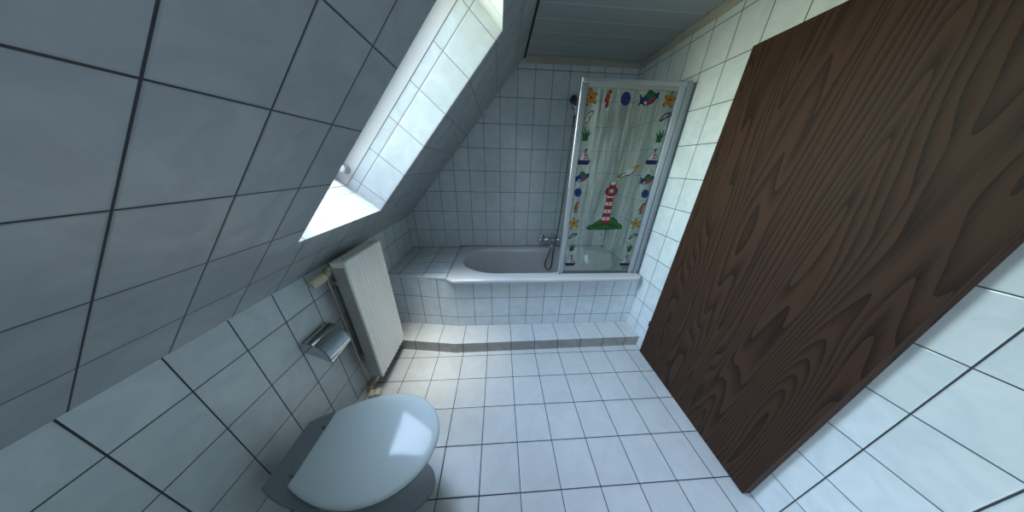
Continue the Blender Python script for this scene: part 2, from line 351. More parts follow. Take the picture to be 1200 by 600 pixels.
# ceiling of long white panels with paler joint strips
m = MB(); x0c = x_top-0.02
yj = [0.326+0.1365*k for k in range(-16, 5)]; yj = [y for y in yj if YF < y < YB]
ys = [YF-0.02]+yj+[YB]
for a, b in zip(ys[:-1], ys[1:]): m.box((x0c, a+0.0055, ZC), (XR, b-0.0055, ZC+0.012), 0)
for y in yj: m.box((x0c, y-0.0055, ZC+0.001), (XR-0.035, y+0.0055, ZC+0.012), 1)
m.box((x0c-.05, YF-0.05, ZC+0.03), (XR+.02, YB+.02, ZC+0.05), 2)
m.build('ceiling', [M_PANEL, M_PANELJOINT, M_DARK], kind='structure')
# cove mouldings
def cove(name, P0, P1, inward):
    m = MB(); P0, P1, I = Vector(P0), Vector(P1), Vector(inward); rs = []
    for P in (P0, P1):
        rs.append([P+Vector((0,0,0)), P+I*0.026, P+I*0.026+Vector((0,0,-.005)), P+I*0.012+Vector((0,0,-.012)), P+I*0.006+Vector((0,0,-.028)), P+I*0.005+Vector((0,0,-.036)), P+Vector((0,0,-.036))])
    m.loft(rs, 0, False, True, True, True); return m.build(name, M_COVE, kind='structure')
cove('trim_1', (x_top+0.01, YB, ZC), (XR, YB, ZC), (0, -1, 0))
cove('trim_2', (XR, YB, ZC), (XR, YF, ZC), (-1, 0, 0))
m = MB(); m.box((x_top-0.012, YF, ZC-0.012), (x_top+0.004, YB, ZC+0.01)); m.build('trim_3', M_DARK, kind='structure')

# ---------------------------------------------------------------- skylight window
w = MB()
D1 = 0.37
def lining(y, d0, d1): w.face([sl(SA, y, d0), sl(SB_, y, d0), sl(SB_, y, d1), sl(SA, y, d1)])
win = bpy.data.objects.new('window_1', None); COL.objects.link(win); win.location = sl(SA, (YN+YFAR)/2, 0.3); win['kind'] = 'structure'
T = 0.02
for yy, sg in ((YFAR, 1), (YN, -1)):
    A = [sl(SA-T, yy, DEP), sl(SB_+T, yy, DEP), sl(SB_+T, yy+sg*T, DEP), sl(SA-T, yy+sg*T, DEP)]
    B = [sl(SA-T, yy, D1), sl(SB_+T, yy, D1), sl(SB_+T, yy+sg*T, D1), sl(SA-T, yy+sg*T, D1)]
    w.loft([A, B], 0, False, True, True, True)
for ss, sg in ((SA, -1), (SB_, 1)):
    A = [sl(ss, YN, DEP), sl(ss+sg*T, YN, DEP), sl(ss+sg*T, YFAR, DEP), sl(ss, YFAR, DEP)]
    B = [sl(ss, YN, D1), sl(ss+sg*T, YN, D1), sl(ss+sg*T, YFAR, D1), sl(ss, YFAR, D1)]
    w.loft([A, B], 0, False, True, True, True)
w.build('window_lining', M_FRAMEW, win)
def bar(mb, s0, s1, y0, y1, d0, d1, mi=0):
    A = [sl(s0, y0, d0), sl(s1, y0, d0), sl(s1, y1, d0), sl(s0, y1, d0)]; B = [sl(s0, y0, d1), sl(s1, y0, d1), sl(s1, y1, d1), sl(s0, y1, d1)]
    mb.loft([A, B], mi, False, True, True, True)
w = MB(); fw = 0.035
bar(w, SA, SB_, YN, YN+fw, .305, .345); bar(w, SA, SB_, YFAR-fw, YFAR, .305, .345)
bar(w, SA, SA+fw, YN+fw, YFAR-fw, .305, .345); bar(w, SB_-fw, SB_, YN+fw, YFAR-fw, .305, .345)
sash = w.build('sash', M_SASH, win)
w = MB(); bar(w, SA+fw, SB_-fw, YN+fw, YFAR-fw, .323, .327); w.build('pane', M_PANE, sash)
w = MB(); bar(w, SA, SB_, YFAR-.0015, YFAR, DEP-.002, DEP+.0015); bar(w, SA, SA+.0015, YN, YFAR-.0015, DEP-.002, DEP+.0015); w.build('sealant', mat('grey_sealant', (0.28, 0.25, 0.24), .6), win)
w = MB(); bar(w, SA+.06, SB_-.02, YFAR-.004, YFAR, .283, .290); w.build('gasket', M_ALU, win)
w = MB()
kp = sl(0.40, YFAR, 0.262)
w.lathe([(0.026, 0), (0.026, .004), (0.012, .006), (0.010, .016), (0.020, .020), (0.021, .030), (0.014, .034)], kp, (0, -1, 0))
w.build('knob', mat('clear_plastic', (0.62, 0.66, 0.64), 0.15, noise=0.3, nscale=60), win)['label'] = 'round translucent knob'

# ---------------------------------------------------------------- tiled bath surround and step
UV_AP = lambda p: ((p.x+0.068)/0.1524, (p.z-ZD)/HP)
def uv_apl(p):  # left run of the apron, measured along its own face
    d = math.hypot(p.x+0.068, p.y-0.240); return (-d/0.1524, (p.z-ZD)/HP)
kx, ky = -0.068, 0.243; lx, ly = XL, 0.325
bs = thing('bath_surround', 'tiled apron and corner shelf around the bathtub, white marbled tiles with dark joints', 'bath surround', (0.44, 0.25, 0.10))
m = MB(); TA = 0.014
fr_ = [(XL+.002, ly), (kx, ky), (XR-.002, 0.247)]
for i in range(2):
    (ax_, ay), (bx, by) = fr_[i], fr_[i+1]; f = uv_apl if i == 0 else UV_AP
    m.quad_t([(ax_, ay, .1005), (bx, by, .1005), (bx, by, .584), (ax_, ay, .584)], f)
    m.face([(ax_, ay+TA, .1005), (bx, by+TA, .1005), (bx, by+TA, .584), (ax_, ay+TA, .584)])
    for z in (.1005, .584): m.face([(ax_, ay, z), (bx, by, z), (bx, by+TA, z), (ax_, ay+TA, z)])
for x, y in (fr_[0], fr_[2]): m.face([(x, y, .1005), (x, y+TA, .1005), (x, y+TA, .584), (x, y, .584)])
m.build('apron', T_WALL, bs, merge=False)
m = MB()
uv_deck = lambda p: ((p.x+0.331)/0.2, (p.y-0.345)/0.2)
A = [(XL+.002, ly-0.006, 0.585), (-0.131, 0.245, 0.585), (-0.131, YB-.002, 0.585), (XL+.002, YB-.002, 0.585)]
B = [(x, y, 0.5985) for x, y, z in A]
m.face(B, [uv_deck(Vector(p)) for p in B], 0); m.face(A)
for i in range(4):
    j = (i+1) % 4; m.face([A[i], A[j], B[j], B[i]])
m.build('shelf', T_WALL, bs, merge=False)
m = MB()
F = [(XL, 0.112), (-0.057, 0.036), (XR, 0.056)]
Bk = [(XL, 0.325), (-0.068, 0.243), (XR, 0.247)]
uv_st = lambda p: (p.x/0.2, 0.5)
for i in range(2):
    a, b = F[i], F[i+1]; c, d = Bk[i+1], Bk[i]
    m.face([(a[0], a[1], 0.1), (b[0], b[1], 0.1), (c[0], c[1], 0.1), (d[0], d[1], 0.1)],
           [(a[0]/0.2, 0.02), (b[0]/0.2, 0.02), (c[0]/0.2, 0.98), (d[0]/0.2, 0.98)], 0)
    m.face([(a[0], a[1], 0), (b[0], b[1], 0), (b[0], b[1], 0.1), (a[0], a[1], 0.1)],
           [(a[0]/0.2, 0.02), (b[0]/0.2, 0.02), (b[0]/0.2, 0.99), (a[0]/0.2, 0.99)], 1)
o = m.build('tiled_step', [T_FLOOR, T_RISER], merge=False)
tag(o, 'low white tiled step with grey riser in front of the bathtub', 'step')

# ---------------------------------------------------------------- bathtub
tub = thing('bathtub', 'grey enamelled bathtub set into the tiled surround beside the back wall', 'bathtub', (0.69, 0.56, 0.10))
def rrect(x0, x1, y0, y1, r, z, n=96):
    """points by angle sweep, matched with the basin rings"""
    cx, cy = (x0+x1)/2, (y0+y1)/2; out = []
    for k in range(n):
        a = 2*math.pi*k/n; c, s_ = math.cos(a), math.sin(a)
        hx, hy = (x1-x0)/2, (y1-y0)/2
        t = min(hx/abs(c) if abs(c) > 1e-6 else 1e9, hy/abs(s_) if abs(s_) > 1e-6 else 1e9)
        out.append([cx+c*t, cy+s_*t, z])
    return out
def stad(x0, x1, y0, y1, z, ax, n=96, cxy=None, ex=2.0):
    """oval with straight long sides: end ellipses of half length ax"""
    cx, cy = cxy; out = []
    b = (y1-y0)/2; my = (y0+y1)/2
    for k in range(n):
        a = 2*math.pi*k/n; c, s_ = math.cos(a), math.sin(a)
        # march to the boundary along the ray
        lo, hi = 0.0, 3.0
        for _ in range(30):
            t = (lo+hi)/2; x, y = cx+c*t, cy+s_*t
            if x < x0+ax: e_ = (abs(x-(x0+ax))/ax)**ex
            elif x > x1-ax: e_ = (abs(x-(x1-ax))/ax)**ex
            else: e_ = 0
            ins = e_+(abs(y-my)/b)**ex < 1 if e_ > 0 else abs(y-my) < b
            if ins: lo = t
            else: hi = t
        out.append([cx+c*lo, cy+s_*lo, z])
    return out
X0, X1, Y0, Y1 = -0.126, XR-0.012, 0.187, YB-0.008
CC = ((X0+X1)/2, (Y0+Y1)/2)
m = MB(); ZT = 0.611
rings = [rrect(X0+.012, X1-.012, Y0+.012, Y1, 0, ZT-.034), rrect(X0+.003, X1-.003, Y0+.003, Y1, 0, ZT-.032), rrect(X0, X1, Y0, Y1, 0, ZT-.024), rrect(X0, X1, Y0, Y1, 0, ZT-.010), rrect(X0+.003, X1-.003, Y0+.003, Y1, 0, ZT-.003), rrect(X0+.012, X1-.010, Y0+.012, Y1-.006, 0, ZT),
         rrect(X0+.03, X1-.03, Y0+.03, Y1-.02, 0, ZT+.0005)]
steps = [(0, 0), (.006, -.001), (.016, -.007), (.024, -.022), (.034, -.06), (.048, -.16), (.065, -.28), (.09, -.36), (.13, -.405), (.18, -.42), (.24, -.425)]
for ins, dz in steps:
    lx_ = ins*1.0; rx_ = ins*2.6 if ins > .03 else ins
    rings.append(stad(-0.052+lx_, 1.44-rx_, .293+ins*.8, .882-ins*.8, ZT+dz, max(.36-ins*.5, .1), cxy=(CC[0], CC[1]), ex=2.1))
m.loft(rings, 0, True, True, False, True)
m.build('tub_shell', M_TUB, tub)
m = MB(); m.lathe([(0.030, 0), (0.030, .006), (0.022, .010), (0.020, .016), (0.013, .018)], (-0.018, 0.56, ZT-.085), (1, 0, .12))
m.build('overflow', M_CHROME, tub)['label'] = 'round chrome overflow'
m = MB(); m.lathe([(0.034, 0), (0.034, .003), (0.02, .004)], (0.28, 0.58, ZT-.4235), (0, 0, 1)); m.build('drain', M_CHROME, tub)
m = MB(); m.box((X0+.002, YB-.0085, ZT-.01), (XR-.013, YB-.0015, ZT+.002)); m.build('sealant', M_TUBEDGE, tub)

# ---------------------------------------------------------------- bath mixer, hose and hand shower
mx_ = thing('bath_mixer', 'chrome two-handle bath mixer tap on the tiled wall above the tub', 'tap', (0.85, YB, 0.70))
m = MB()
m.tube([(0.785, 0.885, .705), (0.93, 0.885, .705)], 0.024)
for x in (0.79, 0.925): m.tube([(x, YB-.002, .705), (x, 0.888, .705)], 0.017); m.lathe([(0.036, 0), (0.034, .006), (0.020, .016)], (x, YB, .705), (0, -1, 0))
m.build('body', M_CHROME, mx_)
for x, sg in ((0.785, -1), (0.93, 1)):
    m = MB(); m.lathe([(0.016, 0), (0.018, .008), (0.031, .012), (0.034, .03), (0.032, .046), (0.024, .054), (0.008, .057)], (x, .885, .705), (sg, -.25, .05))
    m.build('handle', M_CHROME, mx_)
m = MB(); m.tube([(0.857, .885, .705), (0.857, .85, .70), (0.857, .80, .69), (0.857, .77, .675), (.857, .762, .655)], [.020, .018, .016, .016, .017]); m.build('spout', M_CHROME, mx_)
m = MB(); m.lathe([(0.012, 0), (0.012, .022), (0.024, .028), (0.025, .045), (0.014, .052)], (0.862, .885, .725), (0, -.1, 1)); m.build('diverter', M_CHROME, mx_)
hs = thing('shower_hose', 'metal shower hose hanging in a loop from the tap into the tub', 'hose', (0.87, 0.86, 0.68))
m = MB()
def bez(P, n=60):
    out = []
    for i in range(n+1):
        t = i/n; q = [Vector(p) for p in P]
        while len(q) > 1: q = [q[k].lerp(q[k+1], t) for k in range(len(q)-1)]
        out.append(q[0])
    return out
m.tube(bez([(0.868, .868, .683), (0.880, .82, .66), (0.868, .82, .60), (0.82, .82, .50), (0.80, .82, .35)], 40)[:-6]+bez([(0.818, .82, .425), (0.828, .82, .34), (0.90, .82, .33), (0.935, .82, .385), (0.905, .83, .47), (0.835, .85, .56), (0.965, .89, .66), (0.965, .91, .78), (0.966, .918, 1.10), (0.975, .90, 1.86)], 90), 0.0075, 10)
m.build('hose', M_HOSE, hs)
sh = thing('hand_shower', 'dark round hand shower in its bracket on the back wall', 'shower head', (0.955, YB, 1.93))
m = MB(); m.lathe([(0.020, 0), (0.020, .008), (0.013, .014), (0.013, .05)], (0.975, YB, 1.93), (0, -1, 0)); m.lathe([(.019, -.02), (.021, 0), (.019, .02)], (0.975, .895, 1.93), (-.1, -.1, 1)); m.build('bracket', M_CHROME, sh)
m = MB(); m.tube([(0.99, .90, 1.85), (0.978, .895, 1.92), (0.962, .885, 1.965), (.945, .875, 1.975)], [.010, .012, .014, .017]); m.build('handle', M_CHROME, sh)
m = MB(); m.lathe([(0.016, 0), (0.030, .012), (0.033, .03), (0.034, .050), (0.028, .054), (0.026, .050)], (0.955, .890, 1.975), (-.45, -1, -.25)); m.build('spray_head', mat('grey_plastic', (0.16, 0.18, 0.19), 0.35, noise=.1), sh)
m = MB(); m.lathe([(0.025, .0505), (0.024, .053), (0.010, .054)], (0.955, .890, 1.975), (-.45, -1, -.25)); m.build('spray_face', M_BLACK, sh)

# ---------------------------------------------------------------- glass bath screen with stickers
SY = 0.285
scr = thing('bath_screen', 'framed glass bath screen with sea themed stickers on the tub rim', 'shower screen', (1.15, SY, ZT+.001))
zb, zt_ = ZT+.001, 1.938
m = MB(); m.box((0.797, SY-.016, zb+.012), (0.822, SY+.014, zt_-.004)); m.box((0.817, SY-.009, zb+.012), (0.842, SY+.009, zt_-.02)); m.build('upright', [M_ALU], scr, bevel=.005, bseg=3)
m = MB(); m.box((0.818, SY-.012, zt_-.026), (1.462, SY+.012, zt_)); m.build('top_rail', M_ALU, scr, bevel=.004, bseg=3)
m = MB(); m.box((0.80, SY-.018, zt_-.03), (0.835, SY+.016, zt_+.004)); m.build('corner_cap', M_ALU, scr, bevel=.009, bseg=3)
m = MB(); m.box((0.842, SY-.006, zt_-.046), (1.425, SY+.006, zt_-.026)); m.build('seal_strip', mat('grey_seal', (0.40, 0.42, 0.42), 0.5), scr)
m = MB(); m.box((1.418, SY-.012, zb+.008), (1.440, SY+.012, zt_-.024)); m.box((1.443, SY-.007, zb+.008), (1.462, SY+.007, zt_-.004)); m.build('hinge_profile', M_ALU, scr, bevel=.003)
m = MB(); m.box((1.464, SY-.014, zb), (1.492, SY+.022, zt_+.004)); m.box((1.492, SY+.004, zb), (XR-.0005, SY+.022, zt_+.004)); m.build('wall_channel', M_ALUD, scr, bevel=.002)
m = MB(); m.box((0.842, SY-.006, zb), (1.42, SY+.006, zb+.022)); m.build('bottom_seal', mat('smoky_seal', (0.13, 0.14, 0.14), 0.4), scr)
m = MB(); m.box((0.77, SY-.012, zb-.0005), (0.805, SY-.002, zb+.012)); m.build('end_stop', mat('white_plastic', (0.85, 0.87, 0.9), 0.3), scr, bevel=.003)
m = MB(); m.box((0.840, SY-.002, zb+.02), (1.420, SY+.002, zt_-.04)); m.build('glass_panel', M_SCREENGLASS, scr)

C_ = {k: mat('sticker_'+k, sc3(c, .75), 0.6, spec=.2, noise=.12, nscale=90) for k, c in dict(yellow=(.62, .36, .03), orange=(.60, .24, .02), darkline=(.02, .018, .02), red=(.50, .02, .02), rust=(.42, .07, .03), navy=(.015, .025, .13), blue=(.02, .06, .30), teal=(.02, .16, .18), green=(.012, .13, .05), lime=(.03, .22, .04), white=(.80, .82, .80), grey=(.20, .24, .26), magenta=(.42, .03, .14), black=(.012, .012, .014)).items()}
KEYS = list(C_); MATS = [C_[k] for k in KEYS]
def ell(cx, cy, a, b, n=20, rot=0):
    cr_, sr = math.cos(rot), math.sin(rot)
    return [(cx+a*math.cos(t)*cr_-b*math.sin(t)*sr, cy+a*math.cos(t)*sr+b*math.sin(t)*cr_) for t in [2*math.pi*k/n for k in range(n)]]
def star(cx, cy, R, r, rot=0.2):
    out = []
    for k in range(10):
        a = rot+math.pi/2+k*math.pi/5; q = R*(1+.12*math.sin(k*2.1)) if k % 2 == 0 else r
        if k % 2 == 0:
            for da in (-.13, .13): out.append((cx+q*math.cos(a+da), cy+q*math.sin(a+da)))
        else: out.append((cx+q*math.cos(a), cy+q*math.sin(a)))
    return out
def grow(poly, k):
    cx = sum(p[0] for p in poly)/len(poly); cy = sum(p[1] for p in poly)/len(poly)
    return [(cx+(x-cx)*k, cy+(y-cy)*k) for x, y in poly]
# each design: list of (colour, polygon) in unit metres, painted back to front
def d_star(c): return [('darkline', star(0, 0, .044, .021)), (c, star(0, 0, .038, .017)), ('darkline', star(0, 0, .012, .004))]
def d_seahorse(c):
    body = [(.004, .046), (.018, .044), (.022, .034), (.014, .028), (.012, .018), (.014, .004), (.010, -.012), (.014, -.028), (.008, -.044), (-.004, -.046), (-.010, -.036), (-.004, -.026), (-.012, -.012), (-.022, -.006), (-.012, .004), (-.010, .018), (-.004, .032)]
    return [('darkline', grow(body, 1.12)), (c, body), ('orange', ell(.006, .030, .005, .009, 12, .3)), ('orange', ell(.002, .000, .004, .010, 12)), ('darkline', ell(.010, .036, .003, .003, 8))]
def d_shell(c):
    return [('navy', ell(0, 0, .031, .036, 22, .3)), (c, ell(.001, 0, .026, .031, 22, .3)), ('navy', ell(.004, -.004, .015, .018, 18, .3)), (c, ell(.006, -.006, .009, .011, 14, .3))]
def d_fish():
    body = ell(.002, 0, .040, .026, 22, .25)
    return [('navy', [(-.028, .002), (-.052, .030), (-.046, -.002), (-.058, -.026), (-.030, -.016)]), ('darkline', grow(body, 1.08)), ('lime', ell(.004, .008, .034, .020, 20, .2)),
            ('green', [(-.02, .018), (-.002, .042), (.018, .036), (.026, .016)]), ('blue', ell(-.018, -.002, .018, .018, 14)),
            ('magenta', [(-.022, -.020), (.0, -.030), (.028, -.014), (.040, .004), (.014, -.002)]), ('white', [(-.026, -.016), (-.014, -.026), (-.008, -.018), (-.016, -.008)]),
            ('navy', [(.030, .010), (.048, .024), (.058, .018), (.050, .006), (.054, -.004), (.038, -.002)])]
def d_dolphin(c):
    o_ = [(-.036, -.020), (-.026, .002), (-.008, .016), (.012, .020), (.036, .018), (.030, .010), (.012, .004), (-.004, -.006), (-.018, -.018), (-.028, -.022)]
    top = [(-.040, -.026), (-.030, .004), (-.010, .020), (.012, .026), (.042, .022), (.034, .006), (.012, -.002), (-.002, -.012), (-.018, -.024), (-.030, -.028)]
    return [('darkline', top), (c, grow(o_, .96)), ('white' if c == 'grey' else 'navy', [(-.022, -.006), (-.004, .008), (.016, .013), (.002, .004), (-.012, -.006)])]
def d_weed():
    out = []
    for dx, h, l in ((-.018, .022, -.014), (-.004, .040, -.006), (.008, .036, .010), (.018, .020, .018)):
        out.append(('green', [(dx*.3-.008, -.034), (dx*.3+.006, -.034), (dx+.008, h*.2), (dx+l+.003, h), (dx+l-.003, h), (dx-.005, h*.2)]))
    out.append(('green', ell(0, -.030, .022, .008, 14))); return out
def d_boat():
    hull = [(-.040, -.014), (.040, -.014), (.030, -.036), (-.034, -.036)]
    return [('navy', hull), ('black', [(-.030, -.030), (.030, -.030), (.028, -.037), (-.032, -.037)]), ('darkline', [(-.036, -.013), (.002, .040), (.036, -.013)]), ('white', [(-.032, -.012), (-.002, .034), (.000, -.012)]), ('white', [(.003, -.012), (.004, .032), (.033, -.012)]),
            ('red', [(.004, .020), (.013, .016), (.019, .006), (.004, .009)]), ('red', [(.004, .001), (.022, .001), (.028, -.007), (.004, -.006)]), ('navy', [(-.008, .044), (.012, .048), (.012, .040), (.002, .038)])]
def d_gull():
    return [('darkline', [(-.062, -.034), (-.040, -.036), (-.018, -.022), (.010, -.018), (.030, -.002), (.052, .028), (.062, .042), (.046, .046), (.020, .026), (.002, .016), (-.020, -.004), (-.048, -.012), (-.068, -.020)]),
            ('white', [(-.050, -.030), (-.036, -.028), (-.016, -.016), (.010, -.013), (.026, .002), (.044, .026), (.036, .034), (.018, .020), (.002, .010), (-.018, -.008), (-.044, -.016)]),
            ('yellow', [(-.066, -.033), (-.044, -.034), (-.036, -.014), (-.060, -.016)]), ('darkline', ell(-.052, -.024, .006, .003, 10)), ('yellow', [(.028, .022), (.044, .018), (.062, .042), (.044, .046)]), ('darkline', ell(.046, .034, .007, .003, 10, .8)), ('white', ell(.006, .004, .022, .015, 14, .4))]
def d_light():
    out = [('darkline', grow([(-.145, -.052), (-.130, -.030), (-.096, -.018), (-.080, -.004), (-.050, .018), (-.020, .024), (.030, .030), (.060, .040), (.074, .022), (.092, .016), (.100, -.006), (.128, -.018), (.146, -.042), (.138, -.058), (.04, -.062), (-.12, -.062)], 1.03)),
           ('lime', [(-.140, -.050), (-.128, -.030), (-.094, -.018), (-.078, -.004), (-.050, .016), (-.020, .022), (.030, .028), (.058, .038), (.072, .020), (.090, .014), (.098, -.008), (.124, -.020), (.140, -.042), (.134, -.054), (.04, -.058), (-.12, -.058)]),
           ('green', ell(-.06, -.030, .05, .012, 16, .1)), ('green', ell(.07, -.030, .045, .014, 16, -.1))]
    out.append(('darkline', [(-.040, -.022), (.034, -.022), (.020, .250), (-.026, .250)]))
    n = 8
    for k in range(n):
        a, b = k/n, (k+1)/n
        z0, z1 = -.016+a*.230, -.016+b*.230; w0, w1 = .034-a*.012, .034-b*.012
        out.append(('red' if k % 2 == 0 else 'white', [(-w0-.003, z0), (w0-.003, z0), (w1-.003, z1-.002), (-w1-.003, z1-.002)]))
        out.append(('darkline', ell(-.003, (z0+z1)/2, .006, .007, 10))) if k % 2 else None
    out += [('darkline', ell(-.003, .232, .046, .036, 20)), ('red', ell(-.003, .232, .040, .030, 20)), ('grey', [(-.026, .218), (.020, .218), (.018, .250), (-.024, .250)]), ('white', ell(-.003, .236, .010, .012, 10)),
            ('red', [(-.030, .258), (.024, .258), (.018, .284), (-.022, .284)]), ('darkline', ell(-.003, .288, .026, .018, 16)), ('white', ell(-.003, .290, .021, .014, 16))]
    return out
def sticker(kind, x, z, design, label, rot=0.0, sc=1.0):
    m = MB(); cr_, sr = math.cos(rot), math.sin(rot); y = SY-.0022
    for i, (c, poly) in enumerate(design):
        P = [(x+sc*(px*cr_-pz*sr), z+sc*(px*sr+pz*cr_)) for px, pz in poly]
        m.prism(P, y-.0004-.00018*i, y+.0001, KEYS.index(c))
    o = m.build(kind, MATS, scr, merge=False); o['label'] = label; return o
sticker('starfish_sticker', .872, 1.842, d_star('orange'), 'orange starfish sticker')
sticker('seahorse_sticker', .978, 1.838, d_seahorse('red'), 'red seahorse sticker', 0, .88)
sticker('shell_sticker', 1.093, 1.842, d_shell('blue'), 'blue shell sticker')
sticker('fish_sticker', 1.241, 1.847, d_fish(), 'green, blue and red fish sticker', .15, 1.15)
sticker('starfish_sticker', 1.380, 1.848, d_star('orange'), 'orange starfish sticker', -.35)
sticker('dolphin_sticker', .878, 1.741, d_dolphin('white'), 'pale dolphin sticker', .5, .9)
sticker('seaweed_sticker', .872, 1.642, d_weed(), 'green seaweed sticker', 0, .95)
sticker('sailboat_sticker', .884, 1.506, d_boat(), 'white and navy sailboat sticker', 0, 1.15)
sticker('fish_sticker', .886, 1.380, d_fish(), 'green, blue and red fish sticker', .1, .98)
sticker('shell_sticker', .876, 1.278, d_shell('blue'), 'blue shell sticker', 0, .85)
sticker('seahorse_sticker', .877, 1.171, d_seahorse('rust'), 'rust orange seahorse sticker', 0, .8)
sticker('starfish_sticker', .880, 1.050, d_star('yellow'), 'yellow starfish sticker')
sticker('dolphin_sticker', .885, .947, d_dolphin('grey'), 'grey dolphin sticker', 0, .9)
sticker('seaweed_sticker', .890, .849, d_weed(), 'green seaweed sticker', 0, .85)
sticker('sailboat_sticker', .897, .726, d_boat(), 'white and navy sailboat sticker', 0, 1.15)
sticker('dolphin_sticker', 1.385, 1.757, d_dolphin('grey'), 'grey dolphin sticker', 0, .95)
sticker('seaweed_sticker', 1.378, 1.646, d_weed(), 'green seaweed sticker', 0, .95)
sticker('sailboat_sticker', 1.371, 1.517, d_boat(), 'white and navy sailboat sticker', 0, 1.15)
sticker('fish_sticker', 1.371, 1.372, d_fish(), 'green, blue and red fish sticker', .1, .98)
sticker('shell_sticker', 1.385, 1.276, d_shell('blue'), 'blue shell sticker', 0, .85)
sticker('seahorse_sticker', 1.388, 1.166, d_seahorse('rust'), 'rust orange seahorse sticker', 0, .8)
sticker('starfish_sticker', 1.376, 1.049, d_star('yellow'), 'yellow starfish sticker')
sticker('dolphin_sticker', 1.383, .944, d_dolphin('grey'), 'grey dolphin sticker', 0, .9)
sticker('seaweed_sticker', 1.380, .843, d_weed(), 'green seaweed sticker', 0, .85)
sticker('sailboat_sticker', 1.375, .722, d_boat(), 'white and navy sailboat sticker', 0, 1.15)
sticker('lighthouse_sticker', 1.126, 1.062, d_light(), 'red and white striped lighthouse on a green island sticker', 0, .98)
sticker('seagull_sticker', 1.219, 1.420, d_gull(), 'white seagull sticker', 0, 1.15)
m = MB()
for k in range(6): m.box((1.352+k*.010, SY-.0028, .655), (1.359+k*.010, SY-.0021, .664))
m.build('maker_mark', M_BLACK, scr)

# ---------------------------------------------------------------- radiator on the knee wall
rad = thing('radiator', 'white ribbed panel radiator hung on the tiled knee wall', 'radiator', (-0.54, -0.06, 0.11))
RX, RY0, RY1, RZ0, RZ1 = -0.49, -0.236, 0.112, 0.108, 0.972
m = MB(); prof = []
nr = 10; y = RY0
prof.append((RX-.004, RY0)); prof.append((RX, RY0+.004)); prof.append((RX, RY0+.014))
pw = (RY1-RY0-.028)/nr
for k in range(nr):
    a = RY0+.014+k*pw
    prof += [(RX, a+pw*.18), (RX-.005, a+pw*.36), (RX-.006, a+pw*.5), (RX-.005, a+pw*.64), (RX, a+pw*.82)]
prof += [(RX, RY1-.014), (RX, RY1-.004), (RX-.004, RY1), (RX-.014, RY1), (RX-.014, RY0)]
def rr_(zz, ins): return [(x-ins if x > RX-.01 else x, min(max(yy, RY0+ins), RY1-ins), zz) for x, yy in prof]
m.loft([rr_(RZ0, .004), rr_(RZ0+.004, 0), rr_(RZ1-.004, 0), rr_(RZ1, .004)], 0, False, True, True, True)
m.build('front_panel', M_RAD, rad)
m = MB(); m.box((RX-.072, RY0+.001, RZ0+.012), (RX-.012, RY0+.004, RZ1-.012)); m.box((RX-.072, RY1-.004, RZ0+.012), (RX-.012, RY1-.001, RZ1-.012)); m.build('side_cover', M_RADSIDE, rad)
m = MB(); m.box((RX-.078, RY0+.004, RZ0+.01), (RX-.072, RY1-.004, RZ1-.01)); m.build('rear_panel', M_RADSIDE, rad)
m = MB()
m.box((RX-.076, RY0, RZ1-.012), (RX-.070, RY1, RZ1)); m.box((RX-.020, RY0+.001, RZ1-.012), (RX-.012, RY1-.001, RZ1))
for k in range(22):
    yy = RY0+.006+k*(RY1-RY0-.012)/21; m.box((RX-.072, yy-.0022, RZ1-.010), (RX-.018, yy+.0022, RZ1-.002))
for yy in (RY0, RY1-.006): m.box((RX-.074, yy, RZ1-.03), (RX-.012, yy+.006, RZ1))
m.build('top_grille', M_RAD, rad)
for yy in (RY0+.07, RY1-.07):
    for zz in (.22, .80):
        m = MB(); m.box((XL+.0005, yy-.015, zz), (RX-.078, yy+.015, zz+.03)); m.build('bracket', M_RADSIDE, rad)
# riser pipe beside the radiator, thermostat head above, lockshield at the floor
pip = thing('heating_pipe', 'thin grey heating pipe with valve rising beside the radiator', 'pipe', (-0.575, -0.262, 0.0))
m = MB(); m.tube(bez([(-0.592, -.252, .045), (-.592, -.252, .3), (-.592, -.252, .6), (-.592, -.252, .925)], 12), .0075, 12)
m.build('riser', mat('painted_pipe', (0.46, 0.42, 0.36), 0.35, metal=.3, noise=.1), pip)
m = MB(); m.tube([(-.592, -.252, .925), (-.585, -.25, .94), (-.56, -.235, .94)], .011); m.lathe([(.014, 0), (.017, .004), (.017, .02), (.012, .024)], (-.562, -.262, .93), (-.2, -1, 0)); m.build('angle_valve', M_BRASS, pip)
m = MB(); m.lathe([(0.016, 0), (0.022, .006), (0.024, .012), (0.024, .03), (.026, .034), (0.026, .062), (0.022, .072), (0.012, .075)], (-0.567, -.285, .925), (-.25, -1, -.15)); th = m.build('thermostat_head', M_CREAM, pip); th['label'] = 'aged cream thermostat head'
m = MB()
for k in range(7):
    a = k*2*math.pi/7; ax = Vector((-.25, -1, -.15)).normalized(); u = ax.cross(Vector((0, 0, 1))).normalized(); v = ax.cross(u)
    c = Vector((-0.567, -.285, .925))+ax*.0755+(u*math.cos(a)+v*math.sin(a))*(.015 if k else 0); m.lathe([(.0028, 0), (.0028, .001)], c, ax, 8)
m.build('dial_mark', M_BLACK, th)
m = MB()
m.lathe([(.014, 0), (.019, .004), (.019, .03), (.013, .036), (.013, .05)], (-.592, -.252, .002), (0, 0, 1))
m.tube([(-.592, -.252, .045), (-.55, -.24, .075), (-.53, -.222, .11)], .012)
m.build('lockshield', M_BRASS, pip)
for dx, dy in ((0, 0), (.034, .010)):
    m = MB(); m.lathe([(.010, 0), (.018, .004), (.019, .040), (.015, .046)], (-.562+dx, -.272+dy, .026), (.15, -1, -.1)); m.build('valve_cap', M_CREAM, pip)

